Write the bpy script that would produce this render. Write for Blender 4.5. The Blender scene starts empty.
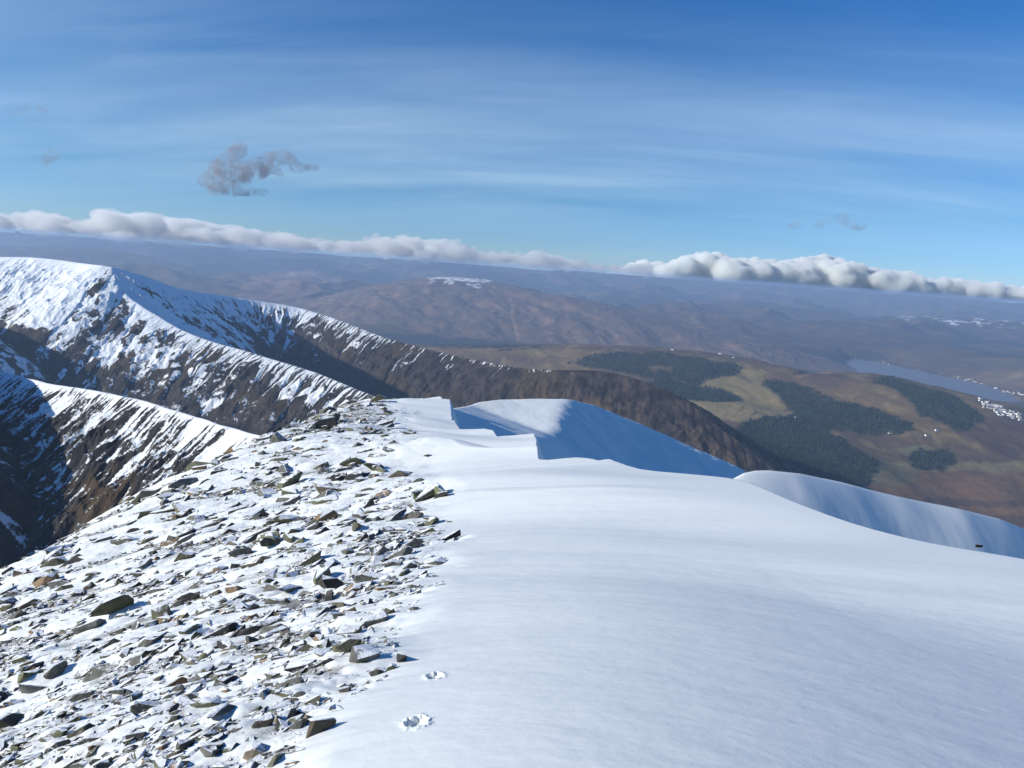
import bpy, math, random
import numpy as np
from mathutils import Vector, Matrix

# ------------------------------------------------------------------ camera, sky, sun, exposure
W, H = 1024, 768
FPX = 739.0
ROLL = math.radians(4.0)
HORIZON_Y = 266.0                       # eye level at the middle column
PITCH = math.atan((H / 2 - HORIZON_Y) * math.cos(ROLL) / FPX)
SUN_ELEV = 22.0
SUN_AZ = 257.0                          # degrees clockwise from +Y (view direction): from the left, a little behind
SUN_STRENGTH = 4.75
SKY_STRENGTH = 0.097
EXPOSURE = 0.24

scene = bpy.context.scene
col = scene.collection
R0 = np.array([1.0, 0, 0])
U0 = np.array([0, math.sin(PITCH), math.cos(PITCH)])
F0 = np.array([0, math.cos(PITCH), -math.sin(PITCH)])
XC = math.cos(ROLL) * R0 + math.sin(ROLL) * U0
YC = math.cos(ROLL) * U0 - math.sin(ROLL) * R0

cam_data = bpy.data.cameras.new('camera')
cam = bpy.data.objects.new('camera', cam_data)
col.objects.link(cam)
cam_data.sensor_width = 36.0
cam_data.lens = FPX * 36.0 / W
cam_data.clip_start = 0.1
cam_data.clip_end = 200000.0
M = Matrix.Identity(4)
for i in range(3):
    M[i][0] = XC[i]; M[i][1] = YC[i]; M[i][2] = -F0[i]
cam.matrix_world = M
scene.camera = cam

world = bpy.data.worlds.new('World')
scene.world = world
world.use_nodes = True
nt = world.node_tree
nt.nodes.clear()
wo = nt.nodes.new('ShaderNodeOutputWorld')
bg = nt.nodes.new('ShaderNodeBackground')
bg.inputs['Strength'].default_value = SKY_STRENGTH
sky = nt.nodes.new('ShaderNodeTexSky')
sky.sky_type = 'NISHITA'
sky.sun_disc = False
sky.sun_elevation = math.radians(SUN_ELEV)
sky.sun_rotation = math.radians(SUN_AZ)
sky.altitude = 1200
sky.air_density = 1.0
sky.dust_density = 0.25
sky.ozone_density = 2.0
# thin high cirrus veil, laid out on a sphere of directions
tc = nt.nodes.new('ShaderNodeTexCoord')
sep = nt.nodes.new('ShaderNodeSeparateXYZ')
nt.links.new(tc.outputs['Generated'], sep.inputs[0])
def wmath(op, a, b=None, clamp=False):
    n = nt.nodes.new('ShaderNodeMath'); n.operation = op; n.use_clamp = clamp
    for i, v in enumerate((a, b)):
        if v is None: continue
        if isinstance(v, (int, float)): n.inputs[i].default_value = v
        else: nt.links.new(v, n.inputs[i])
    return n.outputs[0]
zz = wmath('ADD', wmath('MAXIMUM', sep.outputs['Z'], 0.0), 0.16)
cu = wmath('DIVIDE', sep.outputs['X'], zz)
cv = wmath('DIVIDE', sep.outputs['Y'], zz)
comb = nt.nodes.new('ShaderNodeCombineXYZ')
nt.links.new(wmath('ADD', wmath('MULTIPLY', cu, 0.5), wmath('MULTIPLY', cv, 0.10)), comb.inputs[0])
nt.links.new(wmath('ADD', wmath('MULTIPLY', cv, 1.9), wmath('MULTIPLY', cu, 0.22)), comb.inputs[1])
def wnoise(scale, detail, rough, dist, vec):
    n = nt.nodes.new('ShaderNodeTexNoise')
    n.inputs['Scale'].default_value = scale; n.inputs['Detail'].default_value = detail
    n.inputs['Roughness'].default_value = rough; n.inputs['Distortion'].default_value = dist
    nt.links.new(vec, n.inputs['Vector']); return n.outputs['Fac']
def wmap(v, a, b, c, d):
    n = nt.nodes.new('ShaderNodeMapRange'); n.interpolation_type = 'SMOOTHSTEP'
    nt.links.new(v, n.inputs[0])
    for i, q in enumerate((a, b, c, d)): n.inputs[i + 1].default_value = q
    return n.outputs[0]
n1 = wnoise(0.55, 5, 0.5, 0.3, comb.outputs[0])
n2 = wnoise(1.7, 7, 0.62, 0.6, comb.outputs[0])
veil = wmath('ADD', wmath('MULTIPLY', wmap(n1, 0.25, 0.75, 0, 1), 0.78), wmath('MULTIPLY', wmap(n2, 0.4, 0.75, 0, 1), 0.22))
hi = wmap(sep.outputs['Z'], 0.03, 0.13, 0.15, 1.0)
lo = wmap(sep.outputs['Z'], 0.10, 0.38, 1.0, 0.05)
veil = wmath('MULTIPLY', wmath('MULTIPLY', veil, hi), wmath('MULTIPLY', lo, 0.62), clamp=True)
mixw = nt.nodes.new('ShaderNodeMix'); mixw.data_type = 'RGBA'
nt.links.new(veil, mixw.inputs[0])
hsv = nt.nodes.new('ShaderNodeHueSaturation')
hsv.inputs['Saturation'].default_value = 1.05
hsv.inputs['Value'].default_value = 0.80
ramp = nt.nodes.new('ShaderNodeValToRGB')
nt.links.new(wmap(sep.outputs['Z'], -0.02, 0.48, 0, 1), ramp.inputs[0])
ramp.color_ramp.elements[0].position = 0.0; ramp.color_ramp.elements[0].color = (0.62, 0.90, 1.50, 1)
ramp.color_ramp.elements[1].position = 1.0; ramp.color_ramp.elements[1].color = (0.28, 0.80, 1.42, 1)
e = ramp.color_ramp.elements.new(0.3); e.color = (0.58, 0.90, 1.26, 1)
e = ramp.color_ramp.elements.new(0.12); e.color = (0.54, 0.85, 1.24, 1)
tintw = nt.nodes.new('ShaderNodeMix'); tintw.data_type = 'RGBA'; tintw.blend_type = 'MULTIPLY'
tintw.inputs[0].default_value = 1.0
nt.links.new(sky.outputs[0], tintw.inputs[6]); nt.links.new(ramp.outputs[0], tintw.inputs[7])
nt.links.new(tintw.outputs[2], hsv.inputs['Color'])
nt.links.new(hsv.outputs[0], mixw.inputs[6])
mixw.inputs[7].default_value = (5.4, 7.1, 8.6, 1)
nt.links.new(mixw.outputs[2], bg.inputs['Color'])
nt.links.new(bg.outputs[0], wo.inputs[0])

sun_data = bpy.data.lights.new('sun', 'SUN')
sun_data.energy = SUN_STRENGTH
sun_data.angle = math.radians(0.55)
sun_data.color = (1.0, 0.955, 0.87)
sun = bpy.data.objects.new('sun', sun_data)
col.objects.link(sun)
az, el = math.radians(SUN_AZ), math.radians(SUN_ELEV)
SUN_DIR = Vector((math.sin(az) * math.cos(el), math.cos(az) * math.cos(el), math.sin(el)))
sun.rotation_euler = SUN_DIR.to_track_quat('Z', 'Y').to_euler()
sun.location = (0, 0, 50)

vs = scene.view_settings
vs.view_transform = 'Standard'; vs.look = 'None'; vs.gamma = 1.0; vs.use_curve_mapping = False
vs.exposure = EXPOSURE
cy = scene.cycles
cy.max_bounces = 12; cy.diffuse_bounces = 3; cy.glossy_bounces = 2; cy.volume_bounces = 10
cy.transparent_max_bounces = 64
cy.use_denoising = True
cy.volume_step_rate = 1.0
cy.volume_max_steps = 256

# ------------------------------------------------------------------ numeric helpers
def ray(px, py):
    a = (px - W / 2) / FPX; b = (H / 2 - py) / FPX
    d = F0 + a * XC + b * YC
    return d / d[1]
def P(px, py, dep):                      # photograph point at forward distance dep
    return ray(px, py) * dep
def project(X, Y, Z):
    f = X * F0[0] + Y * F0[1] + Z * F0[2]
    a = X * XC[0] + Y * XC[1] + Z * XC[2]
    b = X * YC[0] + Y * YC[1] + Z * YC[2]
    f = np.maximum(f, 1e-3)
    return W / 2 + FPX * a / f, H / 2 - FPX * b / f
_rs = np.random.RandomState(5)
_perm = np.concatenate([_rs.permutation(1024)] * 3).astype(np.int32)
_ga = _rs.rand(1024) * 2 * np.pi
_gx, _gy = np.cos(_ga).astype(np.float32), np.sin(_ga).astype(np.float32)
def perlin(x, y, seed=0):
    x = np.asarray(x); y = np.asarray(y)
    xi = np.floor(x); yi = np.floor(y)
    xf = (x - xi).astype(np.float32); yf = (y - yi).astype(np.float32)
    xi = xi.astype(np.int32) & 1023; yi = (yi.astype(np.int32) + seed * 57) & 1023
    u = xf * xf * xf * (xf * (xf * 6 - 15) + 10); v = yf * yf * yf * (yf * (yf * 6 - 15) + 10)
    x1 = (xi + 1) & 1023; y1 = (yi + 1) & 1023
    def g(ix, iy, fx, fy):
        h = _perm[ix + iy]
        return _gx[h] * fx + _gy[h] * fy
    xi = _perm[xi]; x1 = _perm[x1]
    a = g(xi, yi, xf, yf); b = g(x1, yi, xf - 1, yf)
    c = g(xi, y1, xf, yf - 1); d = g(x1, y1, xf - 1, yf - 1)
    return 1.5 * ((a + (b - a) * u) * (1 - v) + (c + (d - c) * u) * v)
def fbm(x, y, octaves=5, gain=0.5, lac=2.03, seed=0):
    s = 0; a = 1; t = 0
    for o in range(octaves):
        s = s + a * perlin(x, y, seed + o); t += a; a *= gain; x = x * lac + 11.3; y = y * lac + 4.7
    return s / t
def ridged(x, y, octaves=5, seed=0):
    s = 0; a = 1; t = 0
    for o in range(octaves):
        s = s + a * (1 - 2 * np.abs(perlin(x, y, seed + o))); t += a; a *= 0.5; x = x * 2.07 + 3.1; y = y * 2.07 + 9.2
    return s / t
def sstep(a, b, x):
    t = np.clip((x - a) / (b - a), 0, 1); return t * t * (3 - 2 * t)
def smax(a, b, k):
    h = np.clip(0.5 + 0.5 * (a - b) / k, 0, 1)
    return b * (1 - h) + a * h + k * h * (1 - h)
def lerp(a, b, t): return a + (b - a) * t
def inpoly(px, py, poly):
    inside = np.zeros(px.shape, bool); n = len(poly)
    for i in range(n):
        x1, y1 = poly[i]; x2, y2 = poly[(i + 1) % n]
        if y1 == y2: continue
        c = ((y1 > py) != (y2 > py)) & (px < (x2 - x1) * (py - y1) / (y2 - y1) + x1)
        inside ^= c
    return inside
class TPS:
    def __init__(s, pts, smooth=0.0):
        p = np.array(pts, float); s.c = p[:, :2]; n = len(p)
        K = s.k(s.c, s.c) + smooth * np.eye(n)
        A = np.zeros((n + 3, n + 3)); A[:n, :n] = K; A[:n, n] = 1; A[:n, n + 1:] = s.c
        A[n:, :n] = A[:n, n:].T
        s.w = np.linalg.solve(A, np.concatenate([p[:, 2], np.zeros(3)]))
    def k(s, a, b):
        d = ((a[:, None, :] - b[None, :, :]) ** 2).sum(-1)
        return d * np.log(d + 1e-9) * 0.5
    def __call__(s, X, Y):
        sh = X.shape; q = np.stack([X.ravel(), Y.ravel()], 1); out = np.empty(len(q))
        for i in range(0, len(q), 60000):
            b = q[i:i + 60000]; n = len(s.c)
            out[i:i + 60000] = s.k(b, s.c) @ s.w[:n] + s.w[n] + b @ s.w[n + 1:]
        return out.reshape(sh)
def resample(pts, n):
    p = np.array(pts, float); m = len(p); out = []
    pad = np.vstack([2 * p[0] - p[1], p, 2 * p[-1] - p[-2]])
    for i in range(m - 1):
        p0, p1, p2, p3 = pad[i], pad[i + 1], pad[i + 2], pad[i + 3]
        for k in range(n):
            t = k / n
            out.append(0.5 * (2 * p1 + (p2 - p0) * t + (2 * p0 - 5 * p1 + 4 * p2 - p3) * t * t + (3 * p1 - p0 - 3 * p2 + p3) * t ** 3))
    out.append(p[-1]); return np.array(out)
def ridge_dist(X, Y, R, k=None):
    """nearest point on the polyline R (n,3): distance, side, arc length, height"""
    best = np.full(X.shape, 1e18); T = np.zeros(X.shape); Zr = np.zeros(X.shape); S = np.zeros(X.shape); DD = np.zeros(X.shape)
    acc = 0.0
    for a, b in zip(R[:-1], R[1:]):
        dx, dy = b[0] - a[0], b[1] - a[1]; L2 = dx * dx + dy * dy; L = math.sqrt(L2)
        t = np.clip(((X - a[0]) * dx + (Y - a[1]) * dy) / L2, 0, 1)
        ex = X - a[0] - t * dx; ey = Y - a[1] - t * dy
        d = ex * ex + ey * ey
        sc = d if k is None else k * np.sqrt(d) - (a[2] + t * (b[2] - a[2]))
        m = sc < best
        best = np.where(m, sc, best); DD = np.where(m, d, DD); T = np.where(m, acc + t * L, T); Zr = np.where(m, a[2] + t * (b[2] - a[2]), Zr)
        S = np.where(m, (dx * (Y - a[1]) - dy * (X - a[0])) / L, S)
        acc += L
    return np.sqrt(DD), S, T, Zr

# ------------------------------------------------------------------ object helpers
def tag(o, label=None, cat=None, group=None, kind=None):
    if label: o['label'] = label
    if cat: o['category'] = cat
    if group: o['group'] = group
    if kind: o['kind'] = kind
    return o
def make_mesh(name, V, F, smooth=True, attrs=None, mat=None):
    me = bpy.data.meshes.new(name)
    V = np.asarray(V, np.float32); F = np.asarray(F, np.int32)
    k = F.shape[1]
    me.vertices.add(len(V)); me.vertices.foreach_set('co', V.ravel())
    me.loops.add(F.size); me.loops.foreach_set('vertex_index', F.ravel())
    me.polygons.add(len(F)); me.polygons.foreach_set('loop_start', np.arange(0, F.size, k, dtype=np.int32))
    me.polygons.foreach_set('use_smooth', np.full(len(F), smooth))
    me.update(calc_edges=True)
    for an, arr in (attrs or {}).items():
        arr = np.asarray(arr, np.float32)
        if arr.ndim == 1:
            a = me.attributes.new(an, 'FLOAT', 'POINT'); a.data.foreach_set('value', arr)
        else:
            a = me.attributes.new(an, 'FLOAT_COLOR', 'POINT')
            a.data.foreach_set('color', np.concatenate([arr, np.ones((len(arr), 1), np.float32)], 1).ravel())
    if mat: me.materials.append(mat)
    return me
def link(name, me, parent=None):
    o = bpy.data.objects.new(name, me); col.objects.link(o)
    if parent: o.parent = parent
    return o
def grid_faces(nr, nc, keep=None):
    i = np.arange((nr - 1) * nc).reshape(nr - 1, nc)[:, :-1].ravel()
    F = np.stack([i, i + 1, i + nc + 1, i + nc], 1)
    if keep is not None:
        k = keep.ravel(); F = F[k[F].any(1)]
        used = np.unique(F); mp = np.full(nr * nc, -1); mp[used] = np.arange(len(used))
        return mp[F], used
    return F, np.arange(nr * nc)
def polar(u0, u1, nu, d0, d1, nd, power='log'):
    u = np.linspace(u0, u1, nu)
    d = np.exp(np.linspace(math.log(d0), math.log(d1), nd)) if power == 'log' else np.linspace(d0, d1, nd)
    U, D = np.meshgrid(u, d)
    return U * D, D                       # X, Y
def terrain(name, X, Y, Z, mat, attrs, keep=None):
    F, used = grid_faces(*X.shape, keep)
    V = np.stack([X.ravel(), Y.ravel(), Z.ravel()], 1)[used]
    at = {k: (v.reshape(-1, 3)[used] if v.ndim == 3 else v.ravel()[used]) for k, v in attrs.items()}
    o = link(name, make_mesh(name, V, F, True, at, mat))
    return tag(o, kind='structure')
def slope_normals(X, Y, Z):
    Px = np.stack([np.gradient(X, axis=1), np.gradient(Y, axis=1), np.gradient(Z, axis=1)], -1)
    Py = np.stack([np.gradient(X, axis=0), np.gradient(Y, axis=0), np.gradient(Z, axis=0)], -1)
    n = np.cross(Px, Py); n /= np.linalg.norm(n, axis=-1, keepdims=True) + 1e-12
    return n
def cmix(c1, c2, t):
    return np.asarray(c1) * (1 - t[..., None]) + np.asarray(c2) * t[..., None]
def full(X, c): return np.broadcast_to(np.array(c, float), X.shape + (3,)).copy()

# ------------------------------------------------------------------ materials
class NT:
    def __init__(s, name):
        s.m = bpy.data.materials.new(name); s.m.use_nodes = True; s.t = s.m.node_tree; s.t.nodes.clear()
        s.out = s.t.nodes.new('ShaderNodeOutputMaterial')
    def n(s, kind, ins=None, **props):
        nd = s.t.nodes.new(kind)
        for k, v in props.items(): setattr(nd, k, v)
        for k, v in (ins or {}).items():
            if hasattr(v, 'links') or isinstance(v, bpy.types.NodeSocket): s.t.links.new(v, nd.inputs[k])
            else: nd.inputs[k].default_value = v
        return nd
    def noise(s, vec, scale, detail=4, rough=0.55, dist=0.0):
        return s.n('ShaderNodeTexNoise', {'Vector': vec, 'Scale': scale, 'Detail': detail, 'Roughness': rough, 'Distortion': dist}).outputs['Fac']
    def rng(s, v, a, b, c=0.0, d=1.0):
        return s.n('ShaderNodeMapRange', {0: v, 1: a, 2: b, 3: c, 4: d}).outputs[0]
    def math(s, op, a, b=0.0, clamp=False):
        return s.n('ShaderNodeMath', {0: a, 1: b}, operation=op, use_clamp=clamp).outputs[0]
    def mix(s, f, a, b):
        return s.n('ShaderNodeMix', {0: f, 6: a, 7: b}, data_type='RGBA').outputs[2]
    def pos(s): return s.n('ShaderNodeNewGeometry').outputs['Position']
    def bump(s, h, strength, dist, normal=None):
        ins = {'Height': h, 'Strength': strength, 'Distance': dist}
        if normal is not None: ins['Normal'] = normal
        return s.n('ShaderNodeBump', ins).outputs[0]
    def scalev(s, v, sc, rot=(0, 0, 0)):
        return s.n('ShaderNodeMapping', {'Vector': v, 'Scale': sc, 'Rotation': rot}).outputs[0]
    def bsdf(s, **ins):
        b = s.n('ShaderNodeBsdfPrincipled', {k.replace('_', ' '): v for k, v in ins.items()})
        s.t.links.new(b.outputs[0], s.out.inputs[0]); return s.m
SNOW = (0.84, 0.87, 0.87, 1)
def terrain_material(name, scale, speckle=0.25, bump_d=1.0, tone=(0.7, 1.35)):
    """albedo from the attribute 'tint', snow cover from the attribute 'snow'; scale = feature size in metres"""
    t = NT(name); p = t.pos()
    tint = t.n('ShaderNodeAttribute', attribute_name='tint').outputs['Color']
    snow = t.n('ShaderNodeAttribute', attribute_name='snow').outputs['Fac']
    a = t.noise(p, 1.0 / scale, 6, 0.65)
    b = t.noise(p, 0.22 / scale, 4, 0.6)
    k = t.rng(t.math('ADD', t.math('MULTIPLY', a, 0.6), t.math('MULTIPLY', b, 0.4)), 0.3, 0.7, tone[0], tone[1])
    tint2 = t.n('ShaderNodeVectorMath', {0: tint, 'Scale': k}, operation='SCALE').outputs[0]
    s = t.math('ADD', snow, t.math('MULTIPLY', t.math('SUBTRACT', a, 0.5), speckle * 4))
    s = t.rng(s, 0.42, 0.58)
    c = t.mix(s, tint2, SNOW)
    nb = t.bump(a, 0.7, bump_d)
    return t.bsdf(Base_Color=c, Roughness=0.85, Normal=nb, Specular_IOR_Level=0.15)

def snow_material():
    t = NT('wind_packed_snow'); p = t.pos()
    grit = t.n('ShaderNodeAttribute', attribute_name='grit').outputs['Fac']
    wind = t.scalev(p, (0.9, 1.7, 1.2), (0, 0, math.radians(12)))
    f1 = t.noise(wind, 2.2, 6, 0.62)
    f2 = t.noise(t.scalev(p, (1.0, 1.6, 1.0)), 22, 4, 0.65)
    f3 = t.noise(p, 160, 2, 0.5)
    nb = t.bump(f1, 0.12, 0.04)
    nb = t.bump(f2, 0.16, 0.010, nb)
    nb = t.bump(f3, 0.35, 0.003, nb)
    g1 = t.noise(p, 3.2, 8, 0.72)
    g2 = t.noise(p, 38, 4, 0.7)
    m = t.math('ADD', grit, t.math('MULTIPLY', t.math('SUBTRACT', g1, 0.5), 1.7))
    m = t.math('ADD', m, t.math('MULTIPLY', t.math('SUBTRACT', g2, 0.5), 0.7))
    m = t.rng(m, 0.45, 0.78)
    gc = t.mix(g2, (0.085, 0.085, 0.072, 1), (0.30, 0.30, 0.27, 1))
    c = t.mix(t.math('MULTIPLY', m, 0.85), t.mix(t.noise(p, 0.35, 3), (0.81, 0.84, 0.805, 1), (0.84, 0.87, 0.84, 1)), gc)
    return t.bsdf(Base_Color=c, Roughness=0.55, Normal=nb, Specular_IOR_Level=0.25)
def rock_material(name, dark, light, lichen=(0.20, 0.20, 0.07, 1), lich=0.6, dusting=0.80):
    t = NT(name); p = t.pos()
    oi = t.n('ShaderNodeObjectInfo').outputs['Random']
    at = t.n('ShaderNodeAttribute', attribute_name='vary').outputs['Fac']
    r = t.math('FRACT', t.math('ADD', oi, at))
    a = t.noise(p, 9, 8, 0.68); b = t.noise(p, 2.1, 4, 0.6); c3 = t.noise(p, 70, 3, 0.6)
    c = t.mix(t.rng(a, 0.3, 0.7), dark, light)
    v = t.rng(r, 0, 1, 0.65, 1.35)
    c = t.n('ShaderNodeVectorMath', {0: c, 'Scale': v}, operation='SCALE').outputs[0]
    c = t.mix(t.math('MULTIPLY', t.rng(b, 0.52, 0.66), lich), c, lichen)
    g = t.n('ShaderNodeNewGeometry').outputs['True Normal']
    nz = t.n('ShaderNodeSeparateXYZ', {0: g}).outputs[2]
    s = t.math('ADD', nz, t.math('MULTIPLY', t.math('SUBTRACT', t.noise(p, 5.5, 6, 0.7), 0.5), 0.9))
    s = t.rng(s, dusting, dusting + 0.10)
    c = t.mix(s, c, SNOW)
    nb = t.bump(a, 0.8, 0.03); nb = t.bump(c3, 0.5, 0.006, nb)
    return t.bsdf(Base_Color=c, Roughness=0.85, Normal=nb, Specular_IOR_Level=0.3)
M_SNOW = snow_material()

# ------------------------------------------------------------------ far ground: one sheet to the limit of sight
SEA = -1150.0
def far_height(X, Y):
    z = np.full(X.shape, -1122.0)
    D = np.sqrt(X * X + Y * Y)
    hills = ridged(X / 5200 + 3.3, Y / 5200 + 1.7, 4, seed=20)
    roll_ = fbm(X / 1500, Y / 1500, 5, seed=31)
    amp = sstep(9500, 17000, Y)
    z = z + 18 * roll_ + 22 * np.maximum(roll_, 0)
    z = z + amp * (np.maximum(hills + 0.15, 0) ** 1.3 * lerp(620, 430, sstep(14000, 20000, Y)) + 60 * roll_)
    z = z + sstep(19000, 27000, Y) * (300 + 180 * np.maximum(hills + 0.1, 0)) * lerp(1.25, 0.9, sstep(-3000, 6000, X))
    return z
def hill(X, Y, z, nodes, sl, sr, r0=120, k=40, sub=5, gul=(0.10, 90, 40), seed=0, power=1.0):
    """raise a hill along a crest line of photograph points with distances"""
    R = resample([P(*q) for q in nodes], sub)
    FH = np.full(X.shape, -1e5); FD = np.full(X.shape, 1e5); FG = np.zeros(X.shape)
    zmin = float(z.min()); reach = (R[:, 2].max() - zmin) / min(sl, sr) + 800
    box = (X > R[:, 0].min() - reach) & (X < R[:, 0].max() + reach) & (Y > R[:, 1].min() - reach) & (Y < R[:, 1].max() + reach)
    zfull = z; X = X[box]; Y = Y[box]; z = z[box]
    wxx = X + 40 * gul[1] / 90 * fbm(X / gul[1] / 5, Y / gul[1] / 5, 2, seed=seed + 7); wyy = Y + 40 * gul[1] / 90 * fbm(X / gul[1] / 5, Y / gul[1] / 5, 2, seed=seed + 11)
    dc = np.full(X.shape, 1e18)
    for q in R[::3]: dc = np.minimum(dc, (wxx - q[0]) ** 2 + (wyy - q[1]) ** 2)
    near = dc < (reach + 600) ** 2
    d = np.full(X.shape, 1e5); s = np.zeros(X.shape); T = np.zeros(X.shape); Zr = np.full(X.shape, zmin)
    d[near], s[near], T[near], Zr[near] = ridge_dist(wxx[near], wyy[near], R, min(sl, sr))
    g = 0.6 * fbm(X / gul[1] + Y / gul[1] * 0.4, Y / (gul[1] * 1.8), 4, gain=0.5, seed=seed) + 0.38 * ridged(X / (gul[1] * 1.7), Y / (gul[1] * 1.7), 5, seed=seed + 17)
    fl = sr + (sl - sr) * sstep(-500, 500, s)
    h = Zr - fl * (np.sqrt(d * d + r0 * r0) - r0) ** power + np.minimum(d * gul[0], gul[2]) * g
    out = zfull.copy(); out[box] = smax(h, z, k); FH[box] = h; FD[box] = d; FG[box] = g
    return out, FH, FD, None, FG

LOCH = [(838, 357), (870, 361), (900, 367), (940, 376), (985, 385), (1012, 396), (1030, 405), (985, 402), (940, 393), (895, 384), (860, 375)]
DARK_GROUND_FAR = [(310, 331), (360, 332), (420, 334), (500, 341), (560, 349), (500, 349), (440, 347), (380, 342), (320, 338)]  # strip of ground tinted dark at the foot of the snow-capped hill, no water

X, Y = polar(-0.95, 0.95, 1150, 1500, 31000, 900)
Z = far_height(X, Y)
snow = np.zeros(X.shape)
# snow-capped hill beyond the strip of dark ground
D_NODES = [(150, 330, 17500), (230, 325, 17000), (290, 313, 16500), (335, 300, 16000), (380, 290, 15500), (420, 281, 15000), (455, 278, 14500), (480, 280, 14300), (510, 288, 14000), (560, 296, 13500), (600, 307, 13000), (650, 318, 12500), (700, 330, 12000), (760, 345, 11300), (820, 362, 10600), (870, 378, 9900)]
Z, hD, dD, TD, gD = hill(X, Y, Z, D_NODES, 0.22, 0.27, 300, 60, gul=(0.22, 620, 150), seed=3)
capD = hD
# hills on the left horizon
for i, nd in enumerate([
    [(-60, 244, 21000), (0, 246, 20500), (50, 246, 20000), (75, 246, 20000), (110, 250, 19500), (150, 258, 19000), (180, 267, 18500), (220, 282, 18000), (260, 300, 17000)],
    [(215, 285, 25000), (250, 274, 24000), (290, 270, 23500), (322, 270, 23000), (345, 280, 22500), (372, 298, 21500)],
    [(330, 296, 28000), (365, 284, 27000), (400, 277, 26500), (440, 277, 26500), (500, 285, 26000)],
    [(-80, 227, 29800), (0, 232, 29800), (120, 239, 29800), (220, 247, 29800), (300, 252, 29800), (345, 256, 29800), (400, 259, 29800), (480, 265, 29800), (560, 272, 29800), (620, 277, 29800)],
]):
    Z, *_ = hill(X, Y, Z, nd, 0.30, 0.30, 200, 60, gul=(0.20, 760, 150 if i < 3 else 40), seed=40 + i)
# hills on the right beyond the loch
for i, (nd, sl) in enumerate([
    ([(560, 269.5, 29700), (680, 279, 29700), (740, 283.5, 29700), (800, 287.5, 29700), (880, 293.5, 29700), (960, 299, 29700), (1080, 307.5, 29700)], 0.3),
    ([(600, 318, 22000), (660, 306, 21500), (740, 300, 21000), (800, 308, 20500), (860, 316, 20000)], 0.2),
    ([(700, 338, 16500), (760, 326, 16000), (800, 322, 15500), (850, 322, 15000), (900, 334, 14200), (935, 346, 13500)], 0.16),
    ([(860, 326, 19000), (900, 320, 18500), (940, 317, 18200), (990, 319, 18000), (1050, 324, 17500), (1120, 326, 17000)], 0.13),
    ([(840, 352, 12800), (890, 344, 12600), (940, 346, 12400), (985, 356, 12000)], 0.10),
    ([(960, 372, 10800), (1010, 364, 10600), (1080, 362, 10400), (1140, 372, 10000)], 0.12),
]):
    Z, hh, *_ = hill(X, Y, Z, nd, sl, sl, 250, 40, gul=(0.07, 500, 60), seed=60 + i)
    if i == 3: capF = hh
px, py = project(X, Y, Z)
pxs, pys = project(X, Y, np.full(X.shape, SEA))
def blur(A, ri, rj):
    for r, ax in ((ri, 0), (rj, 1), (ri, 0), (rj, 1)):
        A = np.moveaxis(A, ax, 0); P_ = np.pad(A, ((r + 1, r), (0, 0)), mode='edge'); c = np.cumsum(P_, axis=0)
        A = np.moveaxis((c[2 * r + 1:] - c[:-2 * r - 1]) / (2 * r + 1), 0, ax)
    return A
def shores(Z):
    for poly in (LOCH,):
        jx = pxs + 3 * fbm(X / 400, Y / 400, 4, seed=80); jy = pys + 1.0 * fbm(X / 400, Y / 400, 4, seed=84)
        inside = inpoly(jx, jy, poly).astype(float)
        w = np.clip(blur(inside, 16, 26) * 2.4, 0, 1)
        Z = Z * (1 - w) + np.minimum(Z, SEA + 14) * w
        Z = np.where(inside > 0.5, SEA - 20, Z)
    return Z
Z = np.where(Y > 12000, -smax(-Z, np.full(Z.shape, -30.0), 30), Z)
Z = shores(Z)

# moor plateau and long hill in front of the loch
C_NODES = [(250, 352, 8300), (380, 347, 7900), (450, 346, 7600), (500, 345, 7300), (560, 344, 7100), (640, 346, 6800), (700, 352, 6500), (745, 360, 6300), (790, 374, 6100), (830, 376, 5900), (870, 376, 5700), (925, 388, 5500), (970, 406, 5300), (1000, 428, 5150), (1040, 455, 5000)]
Z0 = Z.copy()
Z, hC, dC, TC, gC = hill(X, Y, Z, C_NODES, 0.32, 0.24, 420, 50, gul=(0.10, 420, 36), seed=12)
# low wooded spur below it
for i, (nd, sl) in enumerate([
    ([(640, 380, 5600), (700, 395, 5200), (740, 405, 4950), (790, 425, 4600), (830, 440, 4350), (860, 462, 4100)], 0.22),
    ([(600, 400, 4500), (660, 415, 4200), (710, 432, 3900), (760, 455, 3650), (810, 480, 3400)], 0.30),
]):
    Z, *_ = hill(X, Y, Z, nd, sl, sl, 200, 40, gul=(0.06, 300, 14), seed=90 + i)
Z = Z + 9 * fbm(X / 190, Y / 190, 5, gain=0.55, seed=55) * sstep(-1145, -1100, Z)
px, py = project(X, Y, Z)
alt = Z - SEA
jx = px + 17 * fbm(X / 300, Y / 300, 6, gain=0.62, seed=100); jy = py + 8.0 * fbm(X / 260, Y / 260, 5, gain=0.6, seed=110)
b1 = fbm(X / 900, Y / 900, 6, gain=0.6, seed=120); b2 = fbm(X / 330, Y / 330, 6, gain=0.62, seed=130)
b3 = fbm(X / 2600, Y / 2600, 4, seed=140)
BROWN = (0.145, 0.098, 0.046); PURPLE = (0.085, 0.060, 0.040); STRAW = (0.250, 0.195, 0.080); GREEN = (0.075, 0.088, 0.042)
RUST = (0.190, 0.100, 0.052); DARKG = (0.018, 0.028, 0.018); GREY = (0.12, 0.11, 0.10)
tint = cmix(BROWN, PURPLE, sstep(-0.25, 0.3, b1))
tint = cmix(tint, RUST, sstep(0.12, 0.42, b2) * 0.45)
tint = cmix(tint, STRAW, sstep(0.15, 0.5, -b1 + 0.5 * b2) * 0.5)
tint = cmix(tint, DARKG, sstep(0.05, 0.18, b3 + 0.35 * b2) * 0.8 * sstep(800, 600, alt) * sstep(7000, 9000, Y))
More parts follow.
